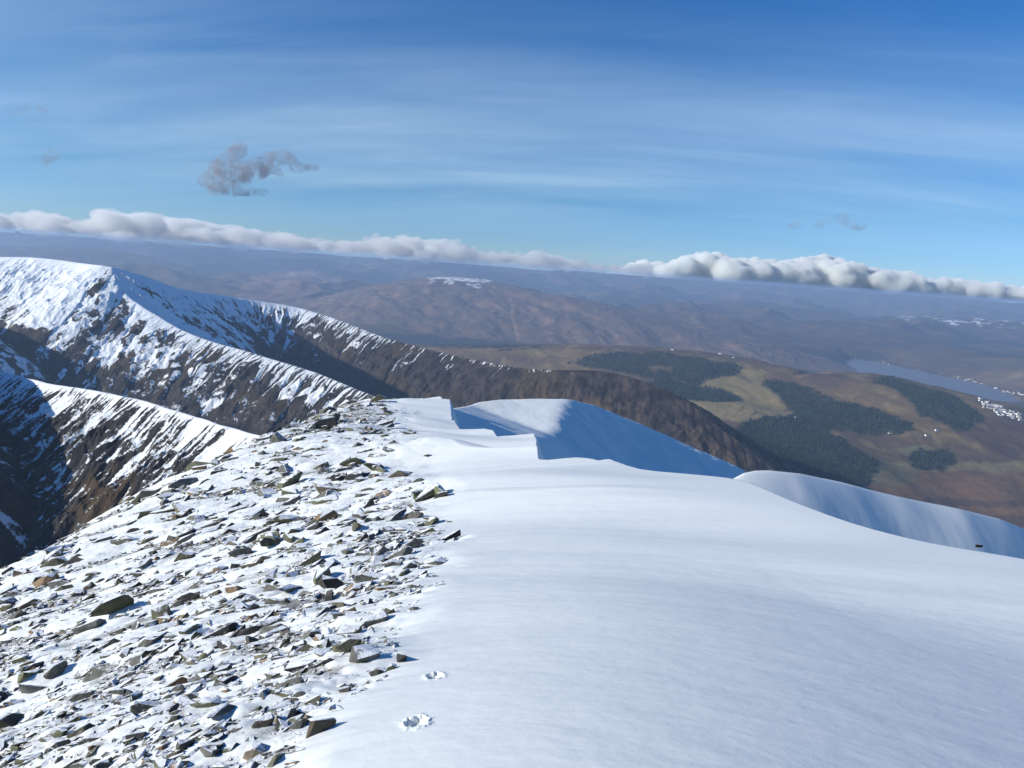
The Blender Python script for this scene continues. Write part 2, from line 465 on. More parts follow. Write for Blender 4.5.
tint = tint * lerp(1.0, 0.5, sstep(7500, 14000, Y))[..., None]
tint = cmix(tint, STRAW, sstep(0.1, 0.4, fbm(X / 210, Y / 420, 5, gain=0.65, seed=160)) * 0.55 * (Y < 7500))
def region(poly, c, w=1.0):
    global tint
    m = inpoly(jx, jy, poly).astype(float) * w
    tint = cmix(tint, c, m)
region(DARK_GROUND_FAR, (0.016, 0.026, 0.022), 0.9)
# moorland cover, traced in broad patches
region([(860, 470), (1100, 462), (1100, 560), (840, 540)], (0.165, 0.098, 0.055), 0.75)
region([(820, 496), (1100, 500), (1100, 506), (850, 508)], (0.07, 0.05, 0.042), 0.7)
region([(900, 520), (1100, 512), (1100, 524), (930, 530)], (0.07, 0.05, 0.042), 0.7)
region([(700, 378), (760, 368), (790, 420), (800, 440), (740, 420), (700, 412), (670, 405), (700, 395)], STRAW, 0.8)
region([(650, 392), (720, 408), (800, 412), (790, 425), (720, 422), (650, 402)], (0.22, 0.175, 0.09), 0.8)
region([(800, 425), (830, 440), (870, 458), (930, 462), (1030, 460), (1030, 472), (900, 472), (830, 456)], (0.17, 0.155, 0.075), 0.7)
region([(880, 452), (930, 446), (960, 452), (920, 458)], (0.13, 0.135, 0.07), 0.7)
region([(862, 480), (880, 462), (905, 466), (925, 482), (890, 488)], (0.125, 0.125, 0.065), 0.7)
FOREST = [
    [(600, 354), (660, 352), (700, 358), (735, 364), (745, 372), (720, 378), (690, 384), (650, 378), (610, 372), (560, 362)],
    [(640, 380), (690, 384), (720, 386), (738, 396), (742, 404), (700, 402), (650, 396)],
    [(735, 424), (790, 416), (815, 424), (845, 442), (874, 462), (872, 480), (850, 494), (815, 490), (790, 472), (760, 452), (735, 436)],
    [(620, 405), (688, 410), (728, 436), (762, 464), (800, 494), (860, 508), (700, 515), (600, 450)],
    [(760, 378), (800, 385), (830, 400), (870, 405), (920, 430), (870, 436), (800, 418), (775, 400)],
    [(880, 376), (920, 385), (960, 400), (985, 420), (960, 432), (930, 420), (900, 395), (868, 384)],
    [(905, 455), (940, 450), (962, 458), (945, 470), (915, 470)],
]
forest = np.zeros(X.shape, bool)
for poly in FOREST: forest |= inpoly(jx, jy, poly)
forest &= (Y < 7200) & (Y > 2500) & (fbm(X / 120, Y / 120, 4, seed=150) > -0.42)
clearing = inpoly(jx, jy, [(640, 368), (660, 366), (690, 372), (660, 374)]) | inpoly(jx, jy, [(655, 380), (675, 378), (720, 386), (690, 388)])
forest &= ~clearing
soft_f = blur(forest.astype(float), 4, 5)
forest = (soft_f + 0.42 * fbm(X / 70, Y / 70, 4, gain=0.65, seed=151)) > 0.5
forest &= (Y < 7200) & (Y > 2500)
tint = cmix(tint, (0.026, 0.034, 0.022), np.clip(blur(forest.astype(float), 1, 1), 0, 1) * 0.85)
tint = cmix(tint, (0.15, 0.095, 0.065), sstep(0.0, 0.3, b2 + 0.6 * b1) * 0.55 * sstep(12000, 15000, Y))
region([(232, 300), (250, 276), (285, 270), (325, 269), (345, 282), (330, 300), (280, 306)], (0.20, 0.12, 0.085), 0.8)
# far hill: brown moor with pale streaks, snow on its top
onD = sstep(-20, 20, hD - Z0 + 40) * (Y > 9000)
tint = cmix(tint, cmix(cmix((0.225, 0.140, 0.092), (0.125, 0.084, 0.062), sstep(-0.3, 0.3, gD + b2)), (0.23, 0.165, 0.11), sstep(0.1, 0.4, b2) * 0.6), onD * 0.8 * (1 - 0.9 * inpoly(jx, jy, DARK_GROUND_FAR)))
snow = np.maximum(snow, sstep(620, 860, alt + 200 * b2 - 60 * gD) * (0.58 + 0.55 * fbm((X - Y) / 170, Y / 60, 4, gain=0.65, seed=170)) * sstep(400, 430, px) * sstep(540, 480, px) * ((Y < 16500) & (Y > 12500)))
snow = np.maximum(snow, sstep(-20, 90, capF - Z0 + 90) * (Y > 15800) * (Y < 19800) * (px > 885) * (0.36 + 0.7 * b2) * sstep(-700, -600, Z))
snow = np.maximum(snow, sstep(980, 1120, alt + 160 * b2) * 0.45 * (Y > 17000))
far_mat = terrain_material('moorland', 60, 0.22, 5.0)
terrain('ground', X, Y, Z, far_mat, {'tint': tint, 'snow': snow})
FX, FY, FZ, Fforest = X, Y, Z, forest

def water(name, poly, c=(0.15, 0.16, 0.165, 1)):
    t = NT(name + '_surface'); p = t.pos()
    m = t.bsdf(Base_Color=c, Roughness=0.5, Normal=t.bump(t.noise(p, 0.02, 5), 0.2, 2.0), Specular_IOR_Level=0.5)
    pts = []
    cx = sum(q[0] for q in poly) / len(poly); cyy = sum(q[1] for q in poly) / len(poly)
    for q in poly:
        r = ray(cx + (q[0] - cx) * 1.12, cyy + (q[1] - cyy) * 1.35); pts.append(r * ((SEA + 4) / r[2]))
    pts.append(np.mean(pts, axis=0)); n = len(pts) - 1
    o = link(name, make_mesh(name, pts, [[i, (i + 1) % n, n] for i in range(n)], False, None, m))
    return tag(o, kind='structure')
water('loch', LOCH)

# ------------------------------------------------------------------ snow-streaked mountain across the valley
def gsum(B): return B['g']
def mountain(name, X, Y, ridges, floor, mat, paint, wob=16, gsc=38, gamp=(0.22, 26), r0=4, fine=2.5):
    wx = X + wob * fbm(X / 210, Y / 210, 4, seed=200); wy = Y + wob * fbm(X / 210, Y / 210, 4, seed=210)
    warp1 = gsc * 0.45 * fbm(X / (gsc * 2), Y / (gsc * 2), 4, seed=205)
    best = np.full(X.shape, -1e9); B = {k: np.zeros(X.shape) for k in 'dstgif'}
    for i, (nodes, sl, sr) in enumerate(ridges):
        R = resample([P(*q) for q in nodes], 4)
        d, s, T, Zr = ridge_dist(wx, wy, R, 1.05 * max(sl, sr))
        T2 = T + warp1
        gs = ridged(T2 / gsc + 31 * i, d / (gsc * 4.5) + 5 * i + T / 300, 4, seed=220 + i)
        gb = fbm(T2 / (gsc * 3.6), d / (gsc * 11), 3, seed=230 + i)
        g = 0.8 * gs + 0.9 * gb
        fs = fbm(T2 / (gsc * 0.27), d / (gsc * 4.5), 3, gain=0.6, seed=245 + i)
        s_ = np.where(s > 0, sl, sr)
        h = Zr - s_ * (np.sqrt(d * d + r0 * r0) - r0)
        m = h > best
        best = np.where(m, h, best)
        for k, v in zip('dstgif', (d, s, T, g, i, fs)): B[k] = np.where(m, v, B[k])
    iso = ridged(X / (gsc * 2.2), Y / (gsc * 2.2), 5, seed=236)
    B['iso'] = iso
    z = best + np.minimum(B['d'] * gamp[0], gamp[1]) * (0.6 * gsum(B) * lerp(1.0, 0.45, sstep(-700, 100, X)) + 0.5 * iso)
    z = z + fine * fbm(X / 34, Y / 34, 5, gain=0.6, seed=240) * sstep(0, 60, B['d'])
    z = smax(z, floor - 360 * sstep(-700, 100, X) + 20 * fbm(X / 200, Y / 200, 4, seed=250), 60)
    px, py = project(X, Y, z)
    n = slope_normals(X, Y, z)
    tint, snow = paint(X, Y, z, px, py, B, n)
    return terrain(name, X, Y, z, mat, {'tint': tint, 'snow': snow}), z
A_RIDGES = [
    ([(-330, 290, 3900), (-200, 262, 3700), (-80, 258, 3500), (0, 257, 3400), (40, 258, 3370), (80, 263, 3300), (110, 267, 3200), (140, 275, 3420), (175, 287, 3700), (205, 293, 3950), (245, 299, 4150), (290, 306, 4220), (330, 317, 4150), (380, 336, 3950), (430, 350, 3780), (480, 361, 3620), (530, 369, 3450), (600, 371, 3380), (640, 380, 3300), (680, 396, 3200), (715, 424, 3080), (760, 458, 2950), (810, 500, 2800)], 0.55, 0.75),
    ([(110, 267, 3200), (128, 296, 3080), (160, 318, 2960), (200, 338, 2860), (255, 354, 2760), (310, 371, 2640), (350, 387, 2530), (390, 403, 2400), (430, 428, 2250)], 0.70, 0.72),
    ([(-330, 270, 3300), (-220, 265, 3050), (-130, 276, 2850), (-70, 300, 2700), (-28, 330, 2560)], 0.80, 1.1),
    ([(50, 262, 3350), (62, 300, 3180), (58, 330, 3020), (45, 360, 2860)], 0.62, 0.62),
]
def paint_a(X, Y, z, px, py, B, n):
    b2 = fbm(X / 60, Y / 60, 5, gain=0.62, seed=260); b1 = fbm(X / 260, Y / 260, 4, seed=266)
    tint = cmix((0.022, 0.018, 0.014), (0.055, 0.047, 0.040), sstep(-0.3, 0.3, b2))
    tint = cmix(tint, (0.060, 0.043, 0.020), sstep(-0.05, 0.35, b1) * 0.7)
    tint = cmix(tint, (0.105, 0.070, 0.046), sstep(450, 620, px) * 0.6 * sstep(-0.2, 0.3, b1 + b2))
    hollow = -(0.6 * B['g'] + 0.35 * B['iso'])
    s = 0.56 + (z + 400) / 380 + 0.28 * hollow + 1.35 * B['f'] + 0.18 * b2                 # higher and in the gullies
    shade_side = (B['i'] == 1) & (n[..., 0] > 0.1)
    s = np.where(shade_side, s + 0.25, s)
    bowl = inpoly(px, py, [(5, 258), (80, 268), (75, 290), (62, 330), (40, 325), (20, 300)])
    s = s + bowl * 0.35
    rib = inpoly(px + 6 * b2, py + 6 * b2, [(108, 268), (130, 300), (128, 320), (90, 345), (60, 370), (48, 368), (80, 330), (88, 290)])
    s = s - rib * 0.40
    near_crest = sstep(60, 12, B['d'])
    s = s + near_crest * 0.16 * sstep(660, 600, px) * (B['i'] < 2) + sstep(34, 8, B['d']) * 0.38 * sstep(440, 480, px) * sstep(680, 600, px) * sstep(-0.1, 0.25, b1 + b2)
    s = s - sstep(260, 330, px) * 0.12 * (B['i'] == 0) - sstep(360, 540, px) * 0.36
    return tint, np.clip(s, 0, 1)
XA, YA = polar(-0.95, 0.60, 1500, 1900, 4600, 780, 'lin')
mat_a = terrain_material('streaked_mountainside', 7, 0.10, 1.6)
terr_a, zA = mountain('mountain', XA, YA, A_RIDGES, -830, mat_a, paint_a)

# ------------------------------------------------------------------ craggy spur nearer on the left
B_RIDGES = [
    ([(-260, 330, 1700), (-120, 356, 1480), (-60, 366, 1380), (0, 373, 1300), (30, 379, 1260), (60, 385, 1220), (100, 391, 1160), (150, 402, 1080), (200, 418, 1000), (240, 431, 930), (272, 440, 870), (300, 452, 800), (330, 470, 730), (380, 520, 640)], 0.80, 0.95),
    ([(10, 375, 1290), (40, 410, 1190), (62, 450, 1090), (100, 520, 960), (130, 580, 860)], 1.15, 1.0),
    ([(-260, 300, 1500), (-150, 310, 1340), (-95, 335, 1200), (-62, 380, 1080), (-35, 450, 950), (-20, 540, 850)], 1.3, 1.5),
    ([(118, 395, 1135), (128, 420, 1080), (150, 450, 1000), (170, 480, 930)], 1.0, 0.9),
]
def paint_b(X, Y, z, px, py, B, n):
    b2 = fbm(X / 26, Y / 26, 5, gain=0.64, seed=270); b1 = fbm(X / 110, Y / 110, 4, seed=276)
    tint = cmix((0.014, 0.012, 0.011), (0.045, 0.040, 0.034), sstep(-0.3, 0.3, b2))
    tint = cmix(tint, (0.070, 0.042, 0.016), sstep(0.0, 0.35, b1 + (-(z + 330)) / 300) * 0.7)
    steep = n[..., 2]
    s = 0.74 + (z + 300) / 400 - 0.30 * B['g'] - 0.50 * B['iso'] + 0.75 * B['f'] + 0.36 * b2 + (steep - 0.72) * 0.9
    s = s + sstep(14, 4, B['d']) * 0.12 * (B['i'] == 0)
    return tint, np.clip(s, 0, 1)
XB, YB = polar(-1.05, -0.12, 1000, 560, 1750, 760, 'lin')
mat_b = terrain_material('craggy_mountainside', 4, 0.20, 1.2)
terr_b, zB = mountain('mountain_spur', XB, YB, B_RIDGES, -760, mat_b, paint_b, wob=14, gsc=30, gamp=(0.36, 30), r0=2, fine=5.0)

# ------------------------------------------------------------------ the snow slope underfoot
def dense(pts, n=6):
    return resample(pts, n)
GROUND_PTS = []
def gp(px, py, dep): GROUND_PTS.append(tuple(P(px, py, dep)))
for q in [(0, 0, -1.62), (-1.2, 0.2, -2.1), (1.3, 0, -1.68), (0, -3, -1.2), (-4, -2, -3.3), (4, -2, -1.9), (0, 1.6, -1.78), (-1.5, 2.0, -2.45), (1.8, 2.0, -1.93)]:
    GROUND_PTS.append(q)
for q in [(-60, 600, 30), (0, 575, 33), (100, 521, 42), (200, 471, 54), (300, 425, 72), (350, 411, 80), (400, 403.5, 88), (430, 402, 88),
          (447, 402, 80), (456, 424, 60), (467, 433, 54), (492, 434, 52), (503, 442, 46), (533, 440, 45), (539, 455, 34.5), (602, 457, 31), (640, 468, 27), (690, 473, 24.5), (740, 479, 22), (790, 499, 18.5),
          (850, 521, 15.5), (930, 541, 13.4), (1024, 557, 11.8), (1100, 572, 11)]:
    gp(*q)
for q in [(420, 440, 42), (480, 480, 25), (380, 460, 38), (300, 480, 36), (200, 530, 27), (100, 590, 20), (540, 520, 16.5), (700, 560, 11.0), (900, 610, 8.0), (400, 560, 13.5)]:
    gp(*q)
# falling away behind the skyline
for q in [(430, 405.5, 104), (418, 405.5, 104)]: gp(*q)
for q in GROUND_PTS[9:15]:
    r = math.hypot(q[0], q[1]); GROUND_PTS.append((q[0] * 1.35, q[1] * 1.35, q[2] * 1.35 - 0.11 * r))
base_tps = TPS(GROUND_PTS, 0.0)
LIP = [P(*q) for q in [(434, 398, 100), (442, 400, 90), (446.5, 402, 82), (450, 412, 70), (454, 423, 61), (466, 432.5, 55), (492, 433.5, 53), (503, 442, 46.3), (533, 439.5, 45.6), (538.5, 455.5, 34.5), (575, 455, 33.5), (603, 457.5, 31), (640, 468, 27), (690, 473, 24.5), (740, 479, 22),
                       (790, 499, 18.5), (850, 521, 15.5), (930, 541, 13.4), (1024, 557, 11.8), (1110, 574, 11), (1300, 600, 9.5)]]
LIP = resample(LIP, 3)
LIP = np.vstack([[[-9.5, 118, -20]], LIP, [[14, 2, -4], [14, -6, -4]]])
def scree_mask(X, Y, Z):
    """1 on the stony left flank, 0 on the smooth snow"""
    px, py = project(X, Y, Z)
    e = np.interp(py, [380, 404, 425, 445, 470, 495, 530, 560, 600, 640, 680, 720, 768, 1200], [398, 392, 402, 412, 400, 440, 440, 445, 425, 400, 375, 330, 300, 200])
    e = e + 26 * fbm(X / 1.6, Y / 1.6, 4, seed=300)
    return sstep(35, -55, px - e)
def ground_height(X, Y, z, detail=True):
    if detail:
        D = np.hypot(X, Y)
        ca, sa = math.cos(math.radians(14)), math.sin(math.radians(14))
        a = X * ca - Y * sa; b = X * sa + Y * ca
        m = scree_mask(X, Y, z)
        # broad wind ridges on the smooth snow
        wv = fbm(a / 16 + 5, b / 2.6, 4, gain=0.45, seed=310)
        wv2 = fbm(a / 26 + 9, b / 6.5, 3, gain=0.4, seed=318)
        z = z + (1 - m) * (0.05 * wv + 0.42 * wv2) * sstep(1.5, 12, D) + 0.010 * fbm(a / 3.6, b / 1.4, 3, gain=0.45, seed=312) * (1 - m) * sstep(3, 14, D)
        # overlapping wind steps running out to the edge, stronger along the far crest
        z = z - (1 - m) * 0.030 * np.clip(X + 2, 0, 6) * np.exp(-((D + 1.2 * fbm(X / 5, Y / 5, 2, seed=319) - 9.5) / 2.6) ** 2)
        saw = b / 7.5 + 0.9 * fbm(a / 22, b / 12, 3, seed=316); saw = saw - np.floor(saw)
        z = z + (1 - m) * sstep(14, 42, D) * 0.55 * (np.minimum(saw / 0.8, (1 - saw) / 0.2) - 0.5) * sstep(-16, 2, X + 0.12 * Y - 2)
        z = z + 0.006 * fbm(a / 0.5, b / 0.3, 4, gain=0.55, seed=314) * (1 - m)
        # drifts and hollows between the stones
        dr = fbm(a / 1.5, b / 0.5, 5, gain=0.55, seed=320)
        c2, s2 = math.cos(math.radians(22)), math.sin(math.radians(22))
        a2 = X * c2 + Y * s2; b2 = -X * s2 + Y * c2
        z = z + m * (0.05 * dr + 0.15 * fbm(a2 / 1.9, b2 / 0.6, 4, gain=0.5, seed=321) + 0.24 * fbm(a2 / 5, b2 / 2.4, 3, seed=330))
    return z
def polar2(u0, u1, nu, d0, d1, nd, near=0.0):
    return polar(u0, u1, nu, d0, d1, nd)
X, Y = polar(-0.95, 0.95, 1500, 1.5, 135, 1500)
B0 = base_tps(X, Y)
Z = ground_height(X, Y, B0)
dl, sl_, Tl, _ = ridge_dist(X, Y, LIP)
Z = lerp(B0, Z, np.where((sl_ > 0) & (Y < 30), 0.0, sstep(-0.5, 5.0, dl) * (Y < 30) + (Y >= 30)))
outside = sl_ > 0          # right-hand side decided below
# side sign: LIP runs from far to near, so its left-hand side (s>0) is the open air on the right
k = np.where(outside, dl, 0)
nz = fbm(Tl / 1.3, dl / 3, 4, seed=340)
drop = 2.6 * np.maximum(k - 0.05, 0) 
round_ = np.where(~outside, 0.04 * np.exp(-dl / 0.9), 0.04)
Z = Z - round_ * sstep(36, 30, Y) - np.minimum(drop, 16)
m = scree_mask(X, Y, Z)
grit = m * np.clip(0.60 + 0.45 * fbm(X / 2.2, Y / 2.2, 5, gain=0.6, seed=350) + 0.25 * fbm(X / 7, Y / 7, 3, seed=355) + 0.12 * sstep(15, 50, Y), 0, 1)
GZ = (X, Y, Z)
def ground_at(u, d):
    gx, gy, gz = GZ
    nd, nu = gz.shape
    fi = (np.log(d) - math.log(1.5)) / (math.log(135) - math.log(1.5)) * (nd - 1); fj = (u + 0.95) / 1.9 * (nu - 1)
    fi = np.clip(fi, 0, nd - 1.001); fj = np.clip(fj, 0, nu - 1.001)
    i = fi.astype(int); j = fj.astype(int); a = fi - i; b = fj - j
    return (gz[i, j] * (1 - a) * (1 - b) + gz[i + 1, j] * a * (1 - b) + gz[i, j + 1] * (1 - a) * b + gz[i + 1, j + 1] * a * b)
nrs = np.random.RandomState(21)
N = 260000
cu_ = nrs.uniform(-0.95, 0.05, N); cd_ = np.exp(nrs.uniform(math.log(1.9), math.log(100), N))
cz_ = ground_at(cu_, cd_); cx_ = cu_ * cd_
mk = scree_mask(cx_, cd_, cz_)
pxx, pyy = project(cx_, cd_, cz_)
clus = fbm(cx_ / 3.0, cd_ / 2.0, 4, gain=0.6, seed=410)
size = 0.043 * (1 - nrs.rand(N)) ** -0.56
size = np.clip(size, 0.045, 0.75) * (1 + 0.35 * clus) * np.clip(0.75 + cd_ / 26, 0.75, 3.0)
appx = size / cd_ * FPX
dens = np.clip(0.68 + 1.35 * clus, 0.05, 1) * np.clip(mk, 0, 1) ** 1.5
ok = (mk > 0.3) & (nrs.rand(N) < dens * np.clip(0.55 + cd_ / 25, 0.55, 1.0)) & (pxx > -40) & (pxx < 520) & (pyy < 800) & (appx > 1.5) & (appx < 38)
# snow tails drifted up behind the larger stones
Hd = np.zeros(X.shape)
wx_, wy_ = math.cos(math.radians(16)), math.sin(math.radians(16))
big = np.nonzero(ok & (size > 0.09) & (appx > 7))[0]
big = big[np.argsort(-appx[big])][:700]
L0, L1 = math.log(1.5), math.log(135)
for q in big:
    s_ = size[q] * 1.15; x0_, y0_ = cx_[q], cd_[q]
    i0 = int((math.log(max(1.5, y0_ - 1.2 * s_)) - L0) / (L1 - L0) * 1499); i1 = int((math.log(y0_ + 2.4 * s_) - L0) / (L1 - L0) * 1499) + 2
    j0 = int(((x0_ - 1.2 * s_) / y0_ + 0.95) / 1.9 * 1499); j1 = int(((x0_ + 4.2 * s_) / y0_ + 0.95) / 1.9 * 1499) + 2
    i0, j0 = max(i0, 0), max(j0, 0)
    if i1 <= i0 or j1 <= j0: continue
    ex = X[i0:i1, j0:j1] - x0_; ey = Y[i0:i1, j0:j1] - y0_
    p_ = ex * wx_ + ey * wy_; q_ = -ex * wy_ + ey * wx_
    prof = sstep(0.05, 0.7, p_ / s_) * np.clip(1 - p_ / (3.4 * s_), 0, 1) ** 1.3
    h_ = 0.13 * s_ * prof * np.exp(-(q_ / (0.42 * s_ * (1 - 0.12 * np.clip(p_ / s_, 0, 4)))) ** 2)
    Hd[i0:i1, j0:j1] = np.maximum(Hd[i0:i1, j0:j1], h_)
Z = Z + Hd
GZ = (X, Y, Z)
grit = grit * (1 - 0.6 * sstep(0.005, 0.03, Hd))
# two footprints and a scuff in the snow
for (fx, fy, fd, rr, ang) in [(416, 722, 0, 0.055, 0.3), (435, 675, 0, 0.050, 0.2)]:
    r = ray(fx, fy)
    tt = 2.8
    for it in range(12):
        q = r * tt; zz_ = float(base_tps(np.array([q[0]]), np.array([q[1]]))[0]); tt = tt * (zz_ / q[2]) ** 0.7
    q = r * tt
    ex = X - q[0]; ey = Y - q[1]
    aa = ex * math.cos(ang) + ey * math.sin(ang); bb = -ex * math.sin(ang) + ey * math.cos(ang)
    rad = np.sqrt((aa / 1.0) ** 2 + (bb / 1.5) ** 2) + 0.035 * fbm(X / 0.05, Y / 0.05, 4, seed=360)
    Z = Z - 0.032 * sstep(rr * 1.15, rr * 0.75, rad) + 0.007 * np.exp(-((rad - rr * 1.25) / 0.018) ** 2) * (1 + 2 * fbm(X / 0.05, Y / 0.05, 2, seed=368)) + 0.012 * sstep(rr * 2.2, rr * 0.8, rad) * np.maximum(fbm(X / 0.02, Y / 0.02, 3, seed=365), 0)
keep = (k < 6.5)
terrain('snow_slope', X, Y, Z, M_SNOW, {'grit': grit}, keep=keep)
GZ = (X, Y, Z)

# ------------------------------------------------------------------ the corniced bowl beyond the edge
SKY_LINE = [(440, 410), (470, 405.5), (480, 402.5), (500, 399.5), (530, 399), (562, 399), (575, 400.5), (600, 407), (640, 424), (680, 441), (715, 457), (735, 466), (760, 479), (820, 512)]
SK_R = np.array([ray(*q) for q in SKY_LINE])
def bowl_height(X, Y):
    u = X / Y
    vt = np.interp(u, SK_R[:, 0], SK_R[:, 2])
    def plane(X, Y):
        x0 = 7.0 + (Y - 112) * 0.12
        k = X - x0 + 1.0 * fbm(X / 9, Y / 9, 3, seed=376)
        soft = lambda t, w: w * np.logaddexp(0.0, t / w)
        z = -25.9 - 0.57 * soft(k, 0.7) + 0.17 * soft(k - 13, 4.0) + 0.31 * soft(-((X - 7.0) * 0.83 + (Y - 113.0) * 0.56), 0.6)
        return z
    us = np.linspace(-0.14, 0.50, 400); ys = np.linspace(70, 270, 800)
    UU, YY = np.meshgrid(us, ys)
    g = plane(UU * YY, YY) - np.interp(UU, SK_R[:, 0], SK_R[:, 2]) * YY
    hit = ys[np.argmax(g > 0, axis=0)]; hit = np.where((g > 0).any(axis=0), hit, 230)
    hit = np.convolve(np.pad(hit, 6, mode='edge'), np.ones(13) / 13, mode='valid')
    ye = np.interp(u, us, hit)
    z = plane(X, Y)
    lim = vt * Y - 0.004 * np.abs(Y - ye) ** 1.5 * (Y > ye)
    return -smax(-z, -lim, 0.25) , ye
X, Y = polar(-0.12, 0.44, 900, 60, 280, 950, 'lin')
Z, YE = bowl_height(X, Y)
Z = Z + 0.10 * fbm(X / 5, Y / 9, 4, seed=370) + 0.30 * fbm(X / 17, Y / 20, 3, seed=375) + sstep(10, 30, X) * 0.36 * fbm((X - 0.6 * Y) / 6.0, (Y + X) / 22, 3, gain=0.45, seed=378)
g = np.zeros(X.shape)
px, py = project(X, Y, Z)
g = inpoly(px, py, [(474, 402), (500, 400), (505, 408), (480, 412)]) * 0.45
terrain('snow_bowl', X, Y, Z, M_SNOW, {'grit': g})

WALL = []
WN = [(744, 471.5, 34), (770, 470, 34.5), (800, 473.5, 35), (850, 485, 36), (900, 497, 37), (960, 509, 38), (1000, 519, 39), (1024, 529, 39.5), (1100, 560, 41)]
for q in WN:
    a = P(*q); WALL.append(tuple(a))
    WALL.append((a[0] + 1.0, a[1] + 4, a[2] - 1.0)); WALL.append((a[0] + 4, a[1] + 14, a[2] - 9))
    WALL.append((a[0] + 0.1, a[1] - 0.8, a[2] - 0.55)); WALL.append((a[0] + 0.4, a[1] - 3.0, a[2] - 3.2)); WALL.append((a[0] + 1.2, a[1] - 8.5, a[2] - 9.0))
for q in [(734, 477, 33.6), (722, 484, 33.2), (700, 492, 33)]:
    a = P(*q); WALL += [tuple(a), (a[0] + 1, a[1] + 5, a[2] - 2), (a[0] + 0.4, a[1] - 3.0, a[2] - 3.2)]
wall_tps = TPS(WALL, 0.0)
X, Y = polar(0.12, 0.98, 900, 22, 56, 700, 'lin')
Z = wall_tps(X, Y)
WR = np.array([P(*q) for q in WN])
WS = np.array([ray(*q) for q in [(675, 495), (700, 490), (722, 484), (734, 478), (744, 473), (756, 470.5), (770, 470.3), (800, 473.5), (850, 485), (900, 497), (960, 509), (1000, 519), (1024, 529), (1100, 560)]])
uw = X / Y; vw = np.interp(uw, WS[:, 0], WS[:, 2] + 0.0); dcrest = np.interp(uw, WR[:, 0] / WR[:, 1], WR[:, 1])
Z = -smax(-Z, -(vw * Y - 0.01 * np.abs(Y - dcrest) ** 1.5), 0.12)
dw, sw, Tw, _ = ridge_dist(X, Y, WR)
Z = Z + np.minimum(dw, 2.5) / 2.5 * 0.08 * fbm(Tw / 2.6, dw / 5, 4, seed=380) + 0.10 * fbm(X / 5, Y / 4, 3, seed=385) * np.minimum(dw, 1)
terrain('snow_bank', X, Y, Z, M_SNOW, {'grit': np.zeros(X.shape)}, keep=(dw < 13))

# ------------------------------------------------------------------ stones on the left flank
def find_ground(px, py):
    r = ray(px, py); t = np.exp(np.linspace(math.log(1.6), math.log(130), 2500))
    h = ground_at(np.full(t.shape, r[0]), t) - r[2] * t
    i = np.argmax(h > 0)
    return r * t[i], t[i]
import bmesh
def stone_shape(rng, npts=15, dims=(1.0, 0.72, 0.42), boxy=0.5, rough=0):
    """angular block: hull of scattered points, unit length about 1"""
    bm = bmesh.new()
    for k in range(npts):
        v = np.array([rng.gauss(0, 1) for _ in range(3)]); v /= np.linalg.norm(v)
        m = np.abs(v).max(); v = v * (1 - boxy) + v / m * boxy * 0.8
        v = v * np.array(dims) * 0.5 * rng.uniform(0.85, 1.12)
        bm.verts.new(v)
    r = bmesh.ops.convex_hull(bm, input=bm.verts)
    bmesh.ops.delete(bm, geom=[e for e in r['geom_interior'] if isinstance(e, bmesh.types.BMVert)], context='VERTS')
    if rough:
        bmesh.ops.dissolve_limit(bm, angle_limit=math.radians(14), verts=bm.verts, edges=bm.edges)
        bmesh.ops.bevel(bm, geom=list(bm.edges), offset=0.018, segments=1, profile=0.6, affect='EDGES', clamp_overlap=True)
        bmesh.ops.triangulate(bm, faces=bm.faces)
        bmesh.ops.subdivide_edges(bm, edges=[e for e in bm.edges if e.calc_length() > 0.16], cuts=1, use_grid_fill=False)
        bmesh.ops.triangulate(bm, faces=bm.faces)
        for v in bm.verts:
            c = v.co; n = float(fbm(np.array([c.x * 3 + c.z * 2 + rough]), np.array([c.y * 3 + c.z * 2.5]), 3, seed=400)[0])
            v.co = c * (1 + 0.10 * n)
    bmesh.ops.triangulate(bm, faces=bm.faces)
    bm.verts.ensure_lookup_table()
    V = np.array([v.co[:] for v in bm.verts]); F = np.array([[v.index for v in f.verts] for f in bm.faces]); bm.verts.index_update()
    F = np.array([[v.index for v in f.verts] for f in bm.faces])
    bm.free(); return V, F
MR = {
    'grey': rock_material('grey_stone', (0.045, 0.046, 0.041, 1), (0.17, 0.17, 0.15, 1), (0.13, 0.13, 0.085, 1), 0.3),
    'brown': rock_material('brown_stone', (0.065, 0.052, 0.036, 1), (0.20, 0.165, 0.12, 1), (0.16, 0.15, 0.09, 1), 0.25),
    'mossy': rock_material('lichened_stone', (0.060, 0.060, 0.040, 1), (0.17, 0.17, 0.11, 1), (0.15, 0.16, 0.055, 1), 0.55),
    'rusty': rock_material('rusty_stone', (0.10, 0.065, 0.036, 1), (0.27, 0.19, 0.115, 1), (0.18, 0.15, 0.09, 1), 0.2),
    'dark': rock_material('dark_stone', (0.022, 0.022, 0.022, 1), (0.075, 0.072, 0.066, 1), (0.10, 0.10, 0.06, 1), 0.3, 0.84),
}
rng = random.Random(11)
FINE = [stone_shape(rng, rng.choice([11, 13, 16]), (1.0, rng.uniform(0.5, 0.85), rng.uniform(0.28, 0.55)), rng.uniform(0.3, 0.9), rough=1 + i) for i in range(26)]
COARSE = [stone_shape(rng, rng.choice([8, 9, 11]), (1.0, rng.uniform(0.5, 0.9), rng.uniform(0.26, 0.55)), rng.uniform(0.3, 0.9)) for i in range(30)]
STRIKE = math.radians(18)
